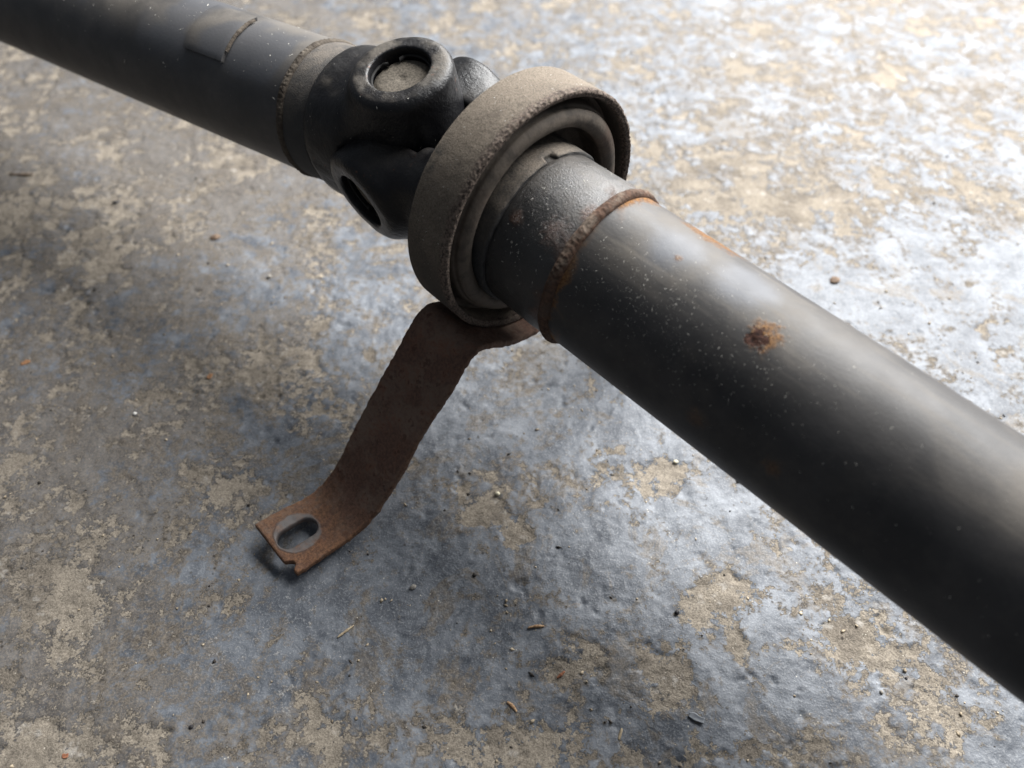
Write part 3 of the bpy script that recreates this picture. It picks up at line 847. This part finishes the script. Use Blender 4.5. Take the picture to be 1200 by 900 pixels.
# ------------------------------------------------------------------ loose grit on the floor
def grains(name, n_, mtl, smin_, smax_, pw):
    x = rng.uniform(-.5, .5, n_); y = .04 + rng.rand(n_) ** 1.2 * .75
    cl = fbm2(x, y, 25, 3, .5, 20.1); k_ = rng.rand(n_) < np.clip(.35 + 1.4 * cl, .05, 1); x, y = x[k_], y[k_]
    z = floor_z(x, y); m_ = len(x); sz = smin_ + (smax_ - smin_) * rng.rand(m_) ** pw
    oc = A([(1, 0, 0), (-1, 0, 0), (0, 1, 0), (0, -1, 0), (0, 0, .8), (0, 0, -.6)], float)
    of = A([(0, 2, 4), (2, 1, 4), (1, 3, 4), (3, 0, 4), (2, 0, 5), (1, 2, 5), (3, 1, 5), (0, 3, 5)])
    th = rng.rand(m_) * 6.28; st = 1 + .8 * rng.rand(m_)
    V_ = oc[None] * (1 + .35 * rng.normal(size=(m_, 6, 1))) * sz[:, None, None]
    V_[:, :, 0] *= st[:, None]
    R_ = np.stack([np.stack([np.cos(th), -np.sin(th)], 1), np.stack([np.sin(th), np.cos(th)], 1)], 1)
    V_[:, :, :2] = np.einsum('nij,nkj->nki', R_, V_[:, :, :2])
    V_ += np.stack([x, y, z + sz * .25], 1)[:, None]
    F_ = (np.arange(m_)[:, None, None] * 6 + of[None]).reshape(-1, 3)
    o = link(name, mesh_np(name, V_.reshape(-1, 3), F_), mtl); return o


tag(grains('grit', 15000, M['grit'], .00011, .0009, 5), 'pale sandy grit scattered thinly over the worn floor', 'grit', kind='stuff')
tag(grains('dark_grit', 4000, M['gritdark'], .00012, .0010, 5), 'dark crumbs of dirt scattered over the worn floor', 'grit', kind='stuff')


# ------------------------------------------------------------------ single bits of debris
def stone(seed, sx, sy, sz):
    bm = bmesh.new(); bmesh.ops.create_icosphere(bm, subdivisions=3, radius=1)
    v = np.array([q.co for q in bm.verts]); d = 1 + .35 * fbm3(v + seed * 3.7, 1.3, 3); v = v * d[:, None] * A([sx, sy, sz])
    for q, c in zip(bm.verts, v): q.co = c
    me = bpy.data.meshes.new('pebble'); bm.to_mesh(me); bm.free(); me.polygons.foreach_set('use_smooth', np.ones(len(me.polygons), bool)); return me


def splinter(seed, L, w_, t_):
    n_ = 14; pts = []; r = np.random.RandomState(seed); b1 = r.normal() * .03; b2 = r.rand() * .1
    for i in range(n_):
        u = i / (n_ - 1); k_ = (math.sin(math.pi * (.06 + .88 * u)) ** .45) * (1 + .25 * r.normal() * .5)
        for a in range(6):
            th = 2 * math.pi * a / 6
            pts.append(((u - .5) * L, b1 * L * math.sin(u * 3.1) + math.cos(th) * w_ * k_, b2 * L * (u - .4) ** 2 + math.sin(th) * t_ * k_))
    fq_ = [(i * 6 + a, i * 6 + (a + 1) % 6, (i + 1) * 6 + (a + 1) % 6, (i + 1) * 6 + a) for i in range(n_ - 1) for a in range(6)]
    fq_ += [(5, 4, 1, 0), (4, 3, 2, 1)]
    e_ = (n_ - 1) * 6; fq_ += [(e_, e_ + 1, e_ + 4, e_ + 5), (e_ + 1, e_ + 2, e_ + 3, e_ + 4)]
    return mesh_np('splinter', pts, fq_)


def flake_me(seed, L, w_, curl):
    n_, m_ = 10, 7; r = np.random.RandomState(seed); pts = []
    for top in (0, 1):
        for i in range(n_):
            for j in range(m_):
                u, v = i / (n_ - 1) - .5, j / (m_ - 1) - .5
                k_ = 1 - 1.1 * abs(u) ** 1.7 + .12 * math.sin(seed + 9 * u)
                pts.append((u * L, v * w_ * k_ + .1 * w_ * math.sin(5 * u + seed), curl * ((u + .2) ** 2 + .6 * v * v) * L + (.00035 if top else 0)))
    o = n_ * m_; f_ = []
    for i in range(n_ - 1):
        for j in range(m_ - 1):
            b0 = i * m_ + j; f_ += [(o + b0, o + b0 + m_, o + b0 + m_ + 1, o + b0 + 1), (b0, b0 + 1, b0 + m_ + 1, b0 + m_)]
    bd_ = [i * m_ for i in range(n_)] + [(n_ - 1) * m_ + j for j in range(1, m_)] + [i * m_ + m_ - 1 for i in range(n_ - 2, -1, -1)] + [j for j in range(m_ - 2, 0, -1)]
    for a, b in zip(bd_, bd_[1:] + bd_[:1]): f_.append((a, b, o + b, o + a))
    return mesh_np('flake', pts, f_)


DM = dict(cream=simple('cream_stone', (.42, .38, .27), (.58, .54, .42), 600), black=simple('black_lump', (.012, .011, .012), (.03, .028, .03), 600, .6),
          grey=simple('grey_stone', (.14, .13, .115), (.27, .25, .22), 700), wood=simple('dry_wood', (.20, .115, .06), (.36, .24, .14), 500),
          red=simple('red_bark', (.17, .065, .035), (.30, .13, .07), 500), straw=simple('straw', (.26, .20, .13), (.42, .35, .24), 500), orange=simple('orange_rust', (.19, .09, .045), (.30, .16, .08), 500),
          paint=simple('lifted_paint', (.09, .10, .115), (.16, .17, .185), 200, .5), brown=simple('brown_clod', (.07, .045, .03), (.16, .11, .075), 500), white=simple('white_bit', (.6, .58, .54), (.78, .76, .72), 500))


def put(name, me, mtl, x, y, rz, label, cat, sink=.25, hgt_=.001, rx=0.0):
    z = float(floor_z(np.array([x]), np.array([y]))[0])
    mw = Matrix.Translation((x, y, z + .78 * hgt_ * (1 - sink) - .0003)) @ Matrix.Rotation(rz, 4, 'Z') @ Matrix.Rotation(rx, 4, 'X') @ Matrix.Scale(.78, 4)
    return tag(link(name, me, DM[mtl], None, mw), label, cat, 'loose debris on the floor')


put('pebble', stone(1, .0016, .0014, .0013), 'cream', -.0073, .2073, .3, 'small cream pebble on bare floor right of the strap leg', 'pebble', .2, .0013)
put('pebble', stone(2, .0016, .0013, .0013), 'black', .0746, .1442, .5, 'black pebble at the left tip of the biggest worn patch', 'pebble', .2, .0013)
put('pebble', stone(3, .0021, .0015, .0013), 'grey', -.0459, .1566, .6, 'grey pebble on the floor right of and below the slotted foot', 'pebble', .25, .0013)
put('pebble', stone(4, .0017, .0013, .0010), 'cream', .0855, .2265, .1, 'pale flat pebble just below the near tube', 'pebble', .25, .001)
put('pebble', stone(5, .0012, .0010, .0010), 'grey', .1565, .1091, 1.1, 'small grey pebble near the right edge under the near tube', 'pebble', .25, .001)
put('pebble', stone(6, .0009, .0008, .0008), 'black', .1690, .1150, 1.1, 'tiny dark pebble closest to the near tube at lower right', 'pebble', .25, .0008)
put('pebble', stone(7, .0042, .0034, .0016), 'brown', -.2000, .4086, .4, 'flat round brown stone on the blurred floor below the far tube', 'pebble', .3, .0016)
put('pebble', stone(8, .0024, .0015, .0015), 'black', -.2799, .4460, .2, 'dark crumb below the far tube at upper left', 'pebble', .25, .0015)
put('pebble', stone(9, .0022, .0017, .0014), 'grey', -.1560, .3700, .9, 'grey stone on the blurred floor left of the near fork', 'pebble', .3, .0014)
put('pebble', stone(10, .0013, .0011, .0009), 'white', -.2065, .2580, .2, 'whitish crumb on the shadowed floor left of the strap leg', 'pebble', .25, .0009)
put('pebble', stone(12, .0014, .0011, .0010), 'black', -.1321, .0951, .8, 'black crumb on the floor at the bottom left', 'pebble', .25, .001)
put('pebble', stone(13, .0012, .0010, .0010), 'black', .2820, .5050, .8, 'lone dark crumb on the bright floor at upper right', 'pebble', .2, .001)
put('pebble', stone(14, .0050, .0036, .0016), 'brown', .2060, .3660, .8, 'flat brown pebble on the bright floor above the near tube', 'pebble', .4, .0016)
put('wood_splinter', splinter(1, .0095, .0010, .0008), 'wood', .0107, .1374, .1, 'short tan wood splinter lying in the middle of the foreground', 'splinter', .1, .0009)
put('wood_splinter', splinter(2, .0058, .0009, .0007), 'red', .0210, .1165, .7, 'short reddish wood splinter below the tan one', 'splinter', .1, .0008)
put('wood_splinter', splinter(3, .0075, .0010, .0008), 'wood', .0000, .1032, -.8, 'orange wood splinter at the bottom centre', 'splinter', .1, .0009)
put('wood_splinter', splinter(4, .0062, .0008, .0006), 'straw', .0444, .0924, 1.2, 'straw-coloured splinter on the bottom edge', 'splinter', .1, .0008)
put('wood_splinter', splinter(5, .0110, .0008, .0007), 'straw', -.0741, .1355, .7, 'thin straw strand below the slotted foot', 'splinter', .1, .0009)
put('wood_splinter', splinter(6, .0230, .0012, .0010), 'brown', -.3600, .4800, -.05, 'long brown twig at the left edge below the far tube', 'twig', .1, .0012)
put('rust_flake', flake_me(1, .0065, .0040, .15), 'orange', -.2819, .2956, .4, 'orange rust flake on the floor at the left edge', 'flake', .2, .0006)
put('rust_flake', flake_me(2, .0048, .0034, .15), 'orange', -.1730, .2860, 1.4, 'orange rust flake on the floor left of the strap leg', 'flake', .2, .0006)
put('rust_flake', flake_me(4, .0032, .0024, .15), 'red', -.1804, .0843, .2, 'reddish rust flake in the bottom left corner', 'flake', .2, .0006)
put('paint_flake', flake_me(3, .0085, .0038, .14), 'paint', .0763, .0985, -.35, 'curled grey paint flake lifting off the floor at the bottom', 'flake', .1, .0006)
